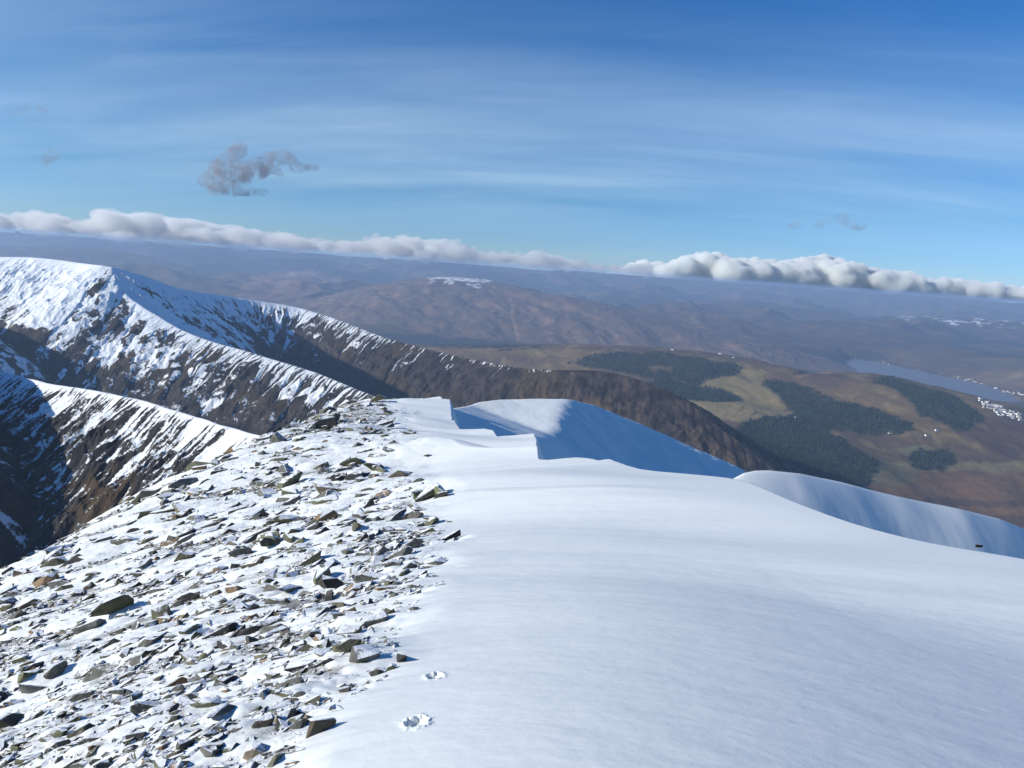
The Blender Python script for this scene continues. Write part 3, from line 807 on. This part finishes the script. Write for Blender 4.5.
def orient(rng, n, flat=0.6):
    """mostly lying along the slope, long axis along the strike"""
    z = Vector(n).lerp(Vector((0, 0, 1)), 0.15)
    z = Vector((z.x + rng.gauss(0, 0.22), z.y + rng.gauss(0, 0.22) - 0.08, z.z)).normalized()
    a = STRIKE + rng.gauss(0, 0.75)
    x = Vector((math.cos(a), math.sin(a), 0)); x = (x - z * x.dot(z)).normalized(); y = z.cross(x)
    return Matrix((x, y, z)).transposed()
def slope_n(u, d):
    e = 0.25 + 0.02 * d
    def z(x, y): return float(ground_at(np.array([x / y]), np.array([y]))[0])
    x, y = u * d, d
    return Vector((z(x - e, y) - z(x + e, y), z(x, max(1.55, y - e)) - z(x, y + e), 2 * e)).normalized()
protos = {}
def stone_object(tone, idx, loc, rot, scl, label, cat, group=None, name='stone'):
    key = (tone, idx)
    if key not in protos:
        V, F = FINE[idx]; protos[key] = make_mesh(name, V, F, False, {'vary': np.full(len(V), 0.0)}, MR[tone])
    o = link(name, protos[key]); o.matrix_world = Matrix.Translation(loc) @ rot.to_4x4() @ Matrix.Diagonal((*scl, 1))
    return tag(o, label, cat, group)
NOTABLE = [  # px, py, width px, height factor, tone, label
    (320, 732, 40, 1.25, 'brown', 'square brown block with a frosted top, nearest stone beside the footprints', 'stone'),
    (362, 660, 52, 1.0, 'grey', 'broad domed grey boulder in the snow uphill of the square brown block', 'boulder'),
    (403, 660, 24, 0.9, 'dark', 'dark wedge-shaped stone standing alone to the right of the domed grey boulder', 'stone'),
    (321, 581, 34, 1.1, 'mossy', 'blocky stone covered in yellow-green lichen in the middle of the scree', 'stone'),
    (404, 574, 24, 0.9, 'mossy', 'small greenish slab lying at the right edge of the scree below the outcrop', 'stone'),
    (350, 598, 22, 0.6, 'rusty', 'flat tan stone lying right of the lichened block', 'stone'),
    (318, 640, 20, 0.9, 'rusty', 'ochre stone with orange stain above and left of the domed boulder', 'stone'),
    (424, 500, 62, 0.9, 'mossy', 'large slabby outcrop with snow in its cracks at the edge of the smooth snow', 'rock outcrop'),
    (412, 516, 50, 0.9, 'grey', 'lower block of the slabby outcrop at the edge of the smooth snow', 'rock outcrop'),
    (441, 497, 24, 0.6, 'dark', 'narrow dark slab leaning against the right end of the slabby outcrop', 'stone'),
    (426, 456, 12, 0.8, 'dark', 'lone small dark stone on the smooth snow beyond the outcrop', 'stone'),
    (110, 612, 58, 1.0, 'mossy', 'large olive boulder with snow drifted against its right end', 'boulder'),
    (160, 618, 36, 1.1, 'mossy', 'rounded olive boulder to the right of the snow patch beside the large one', 'boulder'),
    (40, 640, 30, 1.3, 'dark', 'blackish boulder near the left edge of the picture', 'boulder'),
    (285, 540, 42, 1.3, 'mossy', 'tall upright crag of greenish rock in the upper scree', 'rock outcrop'),
    (378, 470, 34, 1.2, 'mossy', 'pale greenish crag at the top of the scree under the skyline', 'rock outcrop'),
    (350, 478, 30, 1.1, 'dark', 'dark crag left of the pale greenish crag under the skyline', 'rock outcrop'),
    (57, 673, 26, 1.3, 'grey', 'upright grey stone throwing a blue shadow on the snow at the left', 'stone'),
    (36, 690, 34, 1.3, 'grey', 'tilted grey slab below the upright stone at the left', 'stone'),
    (101, 676, 52, 0.55, 'grey', 'long low grey slab stretched along the slope at the left', 'stone'),
    (207, 672, 20, 1.5, 'brown', 'pointed brown stone standing upright between smaller flat ones', 'stone'),
    (275, 603, 26, 0.9, 'grey', 'grey slab left of the lichened block', 'stone'),
    (345, 692, 17, 1.2, 'brown', 'small brown stone directly below the domed grey boulder', 'stone'),
    (262, 726, 30, 0.9, 'brown', 'brown block left of the nearest square block', 'stone'),
    (258, 755, 44, 0.7, 'brown', 'low brown slab at the bottom edge of the picture', 'stone'),
    (222, 715, 42, 0.7, 'grey', 'flat grey slab just uphill from the bottom edge of the scree', 'stone'),
    (8, 728, 46, 0.8, 'grey', 'large flat grey slab at the lower left corner', 'stone'),
    (207, 706, 40, 0.5, 'mossy', 'low greenish slab beside the flat grey slab near the bottom', 'stone'),
]
taken = []
for q, (sx, sy, wpx, hf, tone, lab, cat) in enumerate(NOTABLE):
    p, t = find_ground(sx, sy)
    r = wpx * t / FPX
    n = slope_n(p[0] / p[1], p[1])
    big = 'slab' in lab or 'outcrop' in lab
    name = {'stone': 'stone', 'boulder': 'boulder', 'rock outcrop': 'rock_outcrop'}[cat]
    if cat == 'rock outcrop':
        root = link(name, None); root.location = Vector(p); tag(root, lab, cat)
        for k in range(4):
            a = rng.uniform(-0.45, 0.45) * r; b = rng.uniform(-0.2, 0.25) * r
            V, F = FINE[rng.randrange(26)]
            me = make_mesh('rock_block', V, F, False, {'vary': np.full(len(V), rng.random())}, MR[tone])
            o = link('rock_block', me, root)
            s_ = r * rng.uniform(0.4, 0.62)
            o.matrix_local = Matrix.Translation(Vector((a, b, a * n.x * -1 + 0.06 * r))) @ orient(rng, n).to_4x4() @ Matrix.Diagonal((s_ * 1.3, s_ * 0.9, s_ * 1.1 * hf, 1))
    else:
        stone_object(tone, rng.randrange(26), Vector(p) + n * 0.08 * r, orient(rng, n), (r, r * 0.9, r * 1.3 * hf), lab, cat, name=name)
    taken.append((p[0], p[1], r * 0.5))
# lone rock poking out of the far bank
p = P(979, 545, 33.2)
for k, (dx, dz, sc) in enumerate(((0, 0, 0.42), )):
    stone_object('dark', 3, Vector(p), orient(rng, (0, 0, 1)), (sc, sc, sc * 1.6), 'small dark rock poking out of the snow bank at the right', 'stone')
# scattered stones: candidates spread over the flank
u, d, x, z = cu_, cd_, cx_, cz_
for (tx, ty, tr) in taken: ok &= (x - tx) ** 2 + (d - ty) ** 2 > (tr + size * 0.4) ** 2
idx = np.nonzero(ok)[0]
order = idx[np.argsort(-appx[idx])]
inframe = [k for k in order if -5 < pxx[k] < 1024 and pyy[k] < 772]
singles = set(inframe[:262])
TN = ['grey', 'grey', 'grey', 'grey', 'mossy', 'grey', 'mossy', 'dark', 'brown', 'grey', 'mossy', 'rusty']
WORD = {'grey': 'grey', 'brown': 'brown', 'mossy': 'green-tinged', 'rusty': 'tan', 'dark': 'blackish'}
SV, SF, SA = {t: [] for t in MR}, {t: [] for t in MR}, {t: [] for t in MR}
CNT = {t: 0 for t in MR}
LAND = ['the square brown block', 'the domed grey boulder', 'the dark wedge stone', 'the lichened block', 'the small greenish slab', 'the flat tan stone', 'the ochre stone',
        'the slabby outcrop', 'the outcrop lower block', 'the slab leaning on the outcrop', 'the lone dark stone', 'the large olive boulder', 'the rounded olive boulder', 'the blackish boulder',
        'the tall greenish crag', 'the pale greenish crag', 'the dark skyline crag', 'the upright grey stone', 'the tilted grey slab', 'the long low slab', 'the pointed brown stone',
        'the grey slab near the lichened block', 'the small brown stone', 'the brown block', 'the low brown slab', 'the flat grey slab', 'the corner slab', 'the low greenish slab']
pending = {}
for k in order:
    tone = TN[rng.randrange(12)]
    loc = Vector((x[k], d[k], z[k])); sz = size[k]
    n = slope_n(u[k], d[k]) if k in singles else Vector((-0.40, 0.12, 1)).normalized()
    rot = orient(rng, n); sc = (sz * rng.uniform(0.85, 1.25), sz * rng.uniform(0.7, 1.0), sz * rng.uniform(0.8, 1.4))
    loc = loc + n * (sz * rng.uniform(-0.12, 0.08))
    if k in singles:
        form = 'large' if appx[k] > 22 else 'mid-sized' if appx[k] > 15 else 'small'
        jn = min(range(len(NOTABLE)), key=lambda q_: (NOTABLE[q_][0] - pxx[k]) ** 2 + (NOTABLE[q_][1] - pyy[k]) ** 2)
        dx_, dy_ = pxx[k] - NOTABLE[jn][0], pyy[k] - NOTABLE[jn][1]
        ang = round(math.degrees(math.atan2(-dy_, dx_)) / 90) % 4
        where = ['right of', 'above', 'left of', 'below'][ang]
        key = '%s %s stone %s %s' % (form, WORD[tone], where, LAND[jn])
        o = stone_object(tone, rng.randrange(26), loc, rot, sc, None, 'stone', 'angular stones on the left slope')
        pending.setdefault(key, []).append((math.hypot(dx_, dy_), o, form, WORD[tone], where, LAND[jn]))
    else:
        V, F = COARSE[rng.randrange(30)]
        W_ = V * np.array(sc) @ np.array(rot).T + np.array(loc)
        SV[tone].append(W_); SF[tone].append(F + CNT[tone]); SA[tone].append(np.full(len(V), rng.random())); CNT[tone] += len(V)
RANK = ['', 'second ', 'third ', 'fourth ', 'fifth ', 'sixth ', 'seventh ', 'eighth ', 'ninth ', 'tenth ']
for key, lst in pending.items():
    lst.sort(key=lambda q_: q_[0])
    for q_, (dd_, o, form, w_, where, land) in enumerate(lst):
        o['label'] = ('%s %s stone %s %s' % (form, w_, where, land)) if len(lst) == 1 else ('%snearest %s %s stone %s %s' % (RANK[min(q_, 9)], form, w_, where, land))
# the rest of the scree is one uncountable mass
Va, Fa, Aa, Ma, off = [], [], [], [], 0
for mi, t in enumerate(MR):
    V = np.concatenate(SV[t]); F = np.concatenate(SF[t])
    Va.append(V); Fa.append(F + off); Aa.append(np.concatenate(SA[t])); Ma.append(np.full(len(F), mi)); off += len(V)
me = make_mesh('scree', np.concatenate(Va), np.concatenate(Fa), False, {'vary': np.concatenate(Aa)}, None)
for t in MR: me.materials.append(MR[t])
me.polygons.foreach_set('material_index', np.concatenate(Ma).astype(np.int32))
tag(link('scree', me), 'loose grey and brown stones scattered thickly over the snowy left slope', 'scree', kind='stuff')
print('STONES', len(order), len(singles), off)

# ------------------------------------------------------------------ plantations in the glen
def simple_mat(name, c, rough=0.9):
    t = NT(name); p = t.pos()
    k = t.rng(t.noise(p, 0.012, 6, 0.7), 0.3, 0.7, 0.6, 1.6)
    cc = t.n('ShaderNodeVectorMath', {0: (c[0], c[1], c[2]), 'Scale': k}, operation='SCALE').outputs[0]
    return t.bsdf(Base_Color=cc, Roughness=rough, Specular_IOR_Level=0.2)
cells = np.argwhere(Fforest[:-1, :-1])
ci = cells[nrs.randint(0, len(cells), 42000)]
r1, r2 = nrs.rand(len(ci)), nrs.rand(len(ci))
def bil(A): return (A[ci[:, 0], ci[:, 1]] * (1 - r1) * (1 - r2) + A[ci[:, 0] + 1, ci[:, 1]] * r1 * (1 - r2) + A[ci[:, 0], ci[:, 1] + 1] * (1 - r1) * r2 + A[ci[:, 0] + 1, ci[:, 1] + 1] * r1 * r2)
tx, ty, tz = bil(FX), bil(FY), bil(FZ)
hh = nrs.uniform(9, 19, len(ci)); rr = hh * nrs.uniform(0.24, 0.34, len(ci)); ph = nrs.rand(len(ci)) * 6.28
ring = np.stack([np.stack([tx + rr * np.cos(ph + k * 2.0944), ty + rr * np.sin(ph + k * 2.0944), tz - 1], 1) for k in range(3)] + [np.stack([tx, ty, tz + hh], 1)], 1)
V = ring.reshape(-1, 3); o4 = np.arange(len(ci))[:, None] * 4
F = np.concatenate([o4 + np.array([[0, 1, 3]]), o4 + np.array([[1, 2, 3]]), o4 + np.array([[2, 0, 3]])])
tag(link('conifer_forest', make_mesh('conifer_forest', V, F, False, None, simple_mat('conifer_needles', (0.020, 0.032, 0.020)))),
    'dark green conifer plantations covering the slopes of the glen', 'forest', kind='stuff')

# ------------------------------------------------------------------ white houses along the loch
from_ground = TPS  # (kept simple: heights are read from the ground grid)
def far_at(px_, py_):
    """where the line of sight through this point meets the far ground"""
    r = ray(px_, py_); t = np.exp(np.linspace(math.log(2500), math.log(30000), 1500))
    nd, nu = FZ.shape
    j = (r[0] + 0.95) / 1.9 * (nu - 1); j0 = int(min(max(j, 0), nu - 2)); b = j - j0
    fi = (np.log(t) - math.log(1500)) / (math.log(31000) - math.log(1500)) * (nd - 1); i0 = fi.astype(int); a = fi - i0
    i0 = np.minimum(i0, nd - 2)
    h = (FZ[i0, j0] * (1 - a) + FZ[i0 + 1, j0] * a) * (1 - b) + (FZ[i0, j0 + 1] * (1 - a) + FZ[i0 + 1, j0 + 1] * a) * b
    hit = np.argmax(h > r[2] * t); return r * t[hit]
M_WALL = simple_mat('white_harling', (0.78, 0.76, 0.70), 0.7); M_ROOF = simple_mat('slate_roof', (0.13, 0.13, 0.14), 0.6)
def house_mesh(L, Wd, Hh, rise):
    V = [(-L, -Wd, -3), (L, -Wd, -3), (L, Wd, -3), (-L, Wd, -3), (-L, -Wd, Hh), (L, -Wd, Hh), (L, Wd, Hh), (-L, Wd, Hh), (-L, 0, Hh + rise), (L, 0, Hh + rise)]
    o = 0.6
    V += [(-L - o, -Wd - o, Hh - .2), (L + o, -Wd - o, Hh - .2), (-L - o, 0, Hh + rise + .4), (L + o, 0, Hh + rise + .4), (-L - o, Wd + o, Hh - .2), (L + o, Wd + o, Hh - .2)]
    me = bpy.data.meshes.new('house')
    me.from_pydata(V, [], [(0, 1, 5, 4), (1, 2, 6, 5), (2, 3, 7, 6), (3, 0, 4, 7), (4, 8, 7), (5, 6, 9), (10, 11, 13, 12), (12, 13, 15, 14)])
    me.materials.append(M_WALL); me.materials.append(M_ROOF)
    me.polygons[6].material_index = 1; me.polygons[7].material_index = 1
    return me
HM = [house_mesh(7, 4.5, 6, 3), house_mesh(11, 5, 6, 3), house_mesh(17, 6, 7, 3.2), house_mesh(13, 10, 8, 2)]
def house(px_, py_, lab, group, m=None, scl=1.0):
    p = far_at(px_, py_)
    if p[2] < SEA + 6: return
    o = link('house', m or HM[rng.randrange(4)]); o.location = p; o.rotation_euler = (0, 0, rng.uniform(-0.7, 0.7)); o.scale = (scl,) * 3
    tag(o, lab, 'house', group)
CL = [((862, 360), (892, 366), 22, 1.2, 'white house at the far head of the loch', 'houses at the far head of the loch'),
      ((903, 371), (946, 378), 56, 2.4, 'white house on the far shore beyond the middle of the loch', 'houses on the far shore at the middle of the loch'),
      ((955, 378), (980, 384), 40, 2.4, 'white house in the dense cluster on the far shore of the loch', 'houses in the dense far-shore cluster'),
      ((984, 387), (1022, 395), 42, 2.0, 'white house on the far shore at the near end of the loch', 'houses on the far shore near the right edge'),
      ((985, 406), (1022, 417), 78, 3.2, 'white house in the town at the near end of the loch', 'houses of the town at the near end of the loch'),
      ((978, 400), (990, 404), 8, 1.5, 'white house on the point beside the loch', 'houses on the point beside the loch')]
for a, b, nn, spread, lab, grp in CL:
    for k in range(nn):
        t_ = rng.random()
        kk = rng.randrange(4); kd = ['small white cottage', 'mid-sized white house', 'long white terrace', 'wide pale block'][kk]
        house(a[0] + (b[0] - a[0]) * t_ + rng.gauss(0, 2), a[1] + (b[1] - a[1]) * t_ + rng.gauss(0, spread * 0.6), lab.replace('white house', kd), grp + ': ' + kd, HM[kk])
for hx, hy, lab in [(890, 434, 'lone white farmhouse at the mouth of the wooded glen'), (937, 431, 'white house on the green field below the wooded hill'), (927, 436, 'white cottage at the edge of the dark wood on the glen floor'),
                    (796, 418, 'pale building on the forest track at the end of the yellow spur'), (720, 354, 'white hut on the crest of the moor plateau'), (734, 358, 'pale shed just right of the hut on the plateau crest'), (672, 350, 'small pale cabin on the left of the plateau crest')]:
    house(hx, hy, lab, None, HM[1], 1.2)

# ------------------------------------------------------------------ haze: one closed box of even air
HX, HY0, HY1, HZ0, HZ1 = 36000, -3000, 31500, SEA - 60, 45
me = bpy.data.meshes.new('haze')
me.from_pydata([(sx * HX, y, z_) for z_ in (HZ0, HZ1) for y in (HY0, HY1) for sx in (-1, 1)], [], [(0, 2, 3, 1), (4, 5, 7, 6), (0, 1, 5, 4), (2, 6, 7, 3), (0, 4, 6, 2), (1, 3, 7, 5)])
t = NT('air')
HAZE_DENSITY = 3.9e-5
v = t.n('ShaderNodeVolumePrincipled', {'Color': (0.50, 0.70, 1.0, 1), 'Density': HAZE_DENSITY, 'Anisotropy': 0.1})
t.t.links.new(v.outputs[0], t.out.inputs['Volume'])
me.materials.append(t.m)
tag(link('haze', me), 'thin blue air filling the glen and fading the far hills', 'haze', kind='stuff')

# ------------------------------------------------------------------ clouds
def ico(sub=2):
    bm = bmesh.new(); bmesh.ops.create_icosphere(bm, subdivisions=sub, radius=1.0)
    bm.verts.ensure_lookup_table(); bm.verts.index_update()
    V = np.array([v.co[:] for v in bm.verts]); F = np.array([[v.index for v in f.verts] for f in bm.faces]); bm.free(); return V, F
IV, IF = ico(2)
def puffs(name, balls, voxel, disp, mat, label):
    Vs, Fs = [], []
    for n_, (c, r, sq) in enumerate(balls):
        Vs.append(IV * np.array([r * 1.25, r * 1.25, r * sq]) + np.array(c)); Fs.append(IF + n_ * len(IV))
    o = link(name, make_mesh(name, np.concatenate(Vs), np.concatenate(Fs), True, None, mat))
    m_ = o.modifiers.new('join', 'REMESH'); m_.mode = 'VOXEL'; m_.voxel_size = voxel
    for sc, st in disp:
        tx_ = bpy.data.textures.new('billow', 'CLOUDS'); tx_.noise_scale = sc; tx_.noise_depth = 3
        dm = o.modifiers.new('billow', 'DISPLACE'); dm.texture = tx_; dm.strength = st; dm.mid_level = 0.5; dm.texture_coords = 'GLOBAL'
    m_ = o.modifiers.new('skin', 'REMESH'); m_.mode = 'VOXEL'; m_.voxel_size = voxel
    return tag(o, label, 'cloud')
def cloud_mat(name, dens, color, aniso=0.2):
    t = NT(name)
    v = t.n('ShaderNodeVolumePrincipled', {'Color': color, 'Density': dens, 'Anisotropy': aniso})
    t.t.links.new(v.outputs[0], t.out.inputs['Volume']); return t.m
crng = random.Random(3)
def bank(name, tops, base_py, dist, depth, r, mat, label, n, voxel, disp):
    """tops: photograph points of the upper edge; balls fill from the base up to it"""
    balls = []
    xs = [q[0] for q in tops]; ys = [q[1] for q in tops]
    for k in range(n):
        x_ = crng.uniform(xs[0], xs[-1]); top = np.interp(x_, xs, ys); bot = np.interp(x_, [base_py[0][0], base_py[1][0]], [base_py[0][1], base_py[1][1]])
        dd = dist + crng.uniform(-0.5, 0.5) * depth
        rr_ = r * crng.uniform(0.45, 1.25); rp = rr_ / dd * FPX
        y_ = crng.uniform(top + rp * 0.8, max(bot, top + rp * 0.8 + 0.1))
        balls.append((P(x_, y_, dd), rr_, crng.uniform(0.6, 0.85)))
    return puffs(name, balls, voxel, disp, mat, label)
CW = cloud_mat('cumulus_vapour', 0.0055, (0.985, 0.998, 0.985, 1))
CL_ = cloud_mat('grey_cumulus_vapour', 0.0024, (0.945, 0.965, 0.97, 1))
def deck(tops, bottoms, d0, d1, r, mat, label, n, voxel, disp, low=0.2, heads=0.4, rise=7, squash=0.75, name='cloud_bank'):
    """cumulus deck whose heads reach a traced upper edge; level underside, or one along a traced edge"""
    balls = []
    xs = [q[0] for q in tops]; ys = [q[1] for q in tops]
    for k in range(n):
        x_ = crng.uniform(xs[0], xs[-1]); dd = crng.uniform(d0, d1)
        top = np.interp(x_, xs, ys) + rise * max(0.0, float(perlin(np.array([x_ / 19.0]), np.array([dd / 2500.0]), 77)[0]) + 0.1)
        zt = ray(x_, top)[2] * dd * crng.uniform(low, 1.0)
        bz = bottoms if not isinstance(bottoms, list) else ray(x_, np.interp(x_, [bottoms[0][0], bottoms[1][0]], [bottoms[0][1], bottoms[1][1]]))[2] * dd
        if crng.random() < heads: zt = ray(x_, top)[2] * dd
        rr_ = r * crng.choice([0.22, 0.35, 0.5, 0.8, 1.15]); sq = squash * crng.uniform(0.8, 1.15)
        rr_ = min(rr_, max((zt - bz) / 2 / sq, r * 0.2))
        zc = max(zt - rr_ * sq, bz + rr_ * sq)
        q = ray(x_, top) * dd
        balls.append(((q[0], q[1], zc), rr_, sq))
    return puffs(name, balls, voxel, disp, mat, label)
DISP = [(1500, 620), (520, 420), (190, 220)]
deck([(-120, 212), (0, 212), (40, 212), (80, 222), (93, 215), (100, 209), (108, 214), (125, 212), (150, 213), (190, 222), (230, 226), (260, 230), (300, 236), (350, 241)],
     62, 19500, 30500, 620, CL_, 'grey cloud bank over the left horizon with a bright puff on top', 460, 90, DISP, low=0.05)
deck([(330, 239), (365, 239), (400, 236), (440, 243), (480, 250), (520, 252), (560, 257), (600, 263), (650, 269)],
     62, 19500, 30500, 520, CL_, 'long grey-white cloud bank lying between the left and right cumulus heads', 400, 80, DISP, low=0.05)
deck([(605, 274), (625, 268), (640, 264), (665, 263), (685, 259), (700, 253), (718, 254), (735, 258), (755, 258), (780, 262), (805, 259), (826, 255), (845, 261), (860, 265), (900, 271), (930, 279), (960, 277), (985, 281), (1010, 284), (1090, 294)],
     [(605, 284), (1090, 306)], 33000, 38000, 820, CW, 'bright white cumulus bank trailing off to the right above the far hills', 460, 85, DISP, low=0.1, heads=0.6, rise=5, squash=0.85)
# ragged scraps of grey cloud, thin vapour shaped by noise
def scrap(name, strokes, dist, thick, dens, nscale, label):
    balls = []
    for (x0, y0, r0_), (x1, y1, r1_) in strokes:
        for k in range(7):
            f = k / 6; x_ = x0 + (x1 - x0) * f; y_ = y0 + (y1 - y0) * f; rp = (r0_ + (r1_ - r0_) * f) * 1.35
            balls.append((P(x_, y_, dist), rp / FPX * dist, 0.8))
    t = NT(name + '_vapour'); p = t.pos()
    a = t.noise(p, 1.0 / nscale, 6, 0.68, 0.9)
    dn = t.math('MULTIPLY', t.rng(a, 0.46, 0.62), dens)
    v = t.n('ShaderNodeVolumePrincipled', {'Color': (0.50, 0.51, 0.56, 1), 'Density': dn, 'Anisotropy': 0.0})
    t.t.links.new(v.outputs[0], t.out.inputs['Volume'])
    return puffs(name, balls, nscale * 0.12, [(nscale * 0.8, nscale * 0.45)], t.m, label)
scrap('cloud', [((214, 182, 9), (226, 165, 9)), ((226, 165, 8), (240, 148, 5)), ((222, 184, 9), (262, 166, 9)), ((262, 166, 9), (284, 155, 6)), ((284, 155, 6), (296, 166, 5)), ((296, 168, 5), (314, 167, 3)), ((216, 190, 6), (262, 192, 4)), ((270, 168, 4), (279, 174, 3))],
      7000, 300, 0.013, 95, 'ragged dark grey scrap of cloud alone in the blue sky at the left')
scrap('cloud', [((818, 225, 4), (842, 216, 4)), ((838, 222, 4), (858, 226, 5)), ((792, 226, 3), (800, 224, 3))], 9000, 300, 0.005, 120, 'faint grey wisp of cloud above the right end of the cumulus bank')
scrap('cloud', [((40, 160, 5), (56, 154, 4)), ((44, 164, 3), (50, 150, 3))], 8000, 300, 0.005, 100, 'faint grey wisp of cloud low at the left above the cloud bank')
scrap('cloud', [((14, 111, 5), (30, 109, 4)), ((36, 108, 3), (44, 109, 3))], 8000, 300, 0.005, 100, 'faint grey wisp of cloud at the left edge, higher than the other')
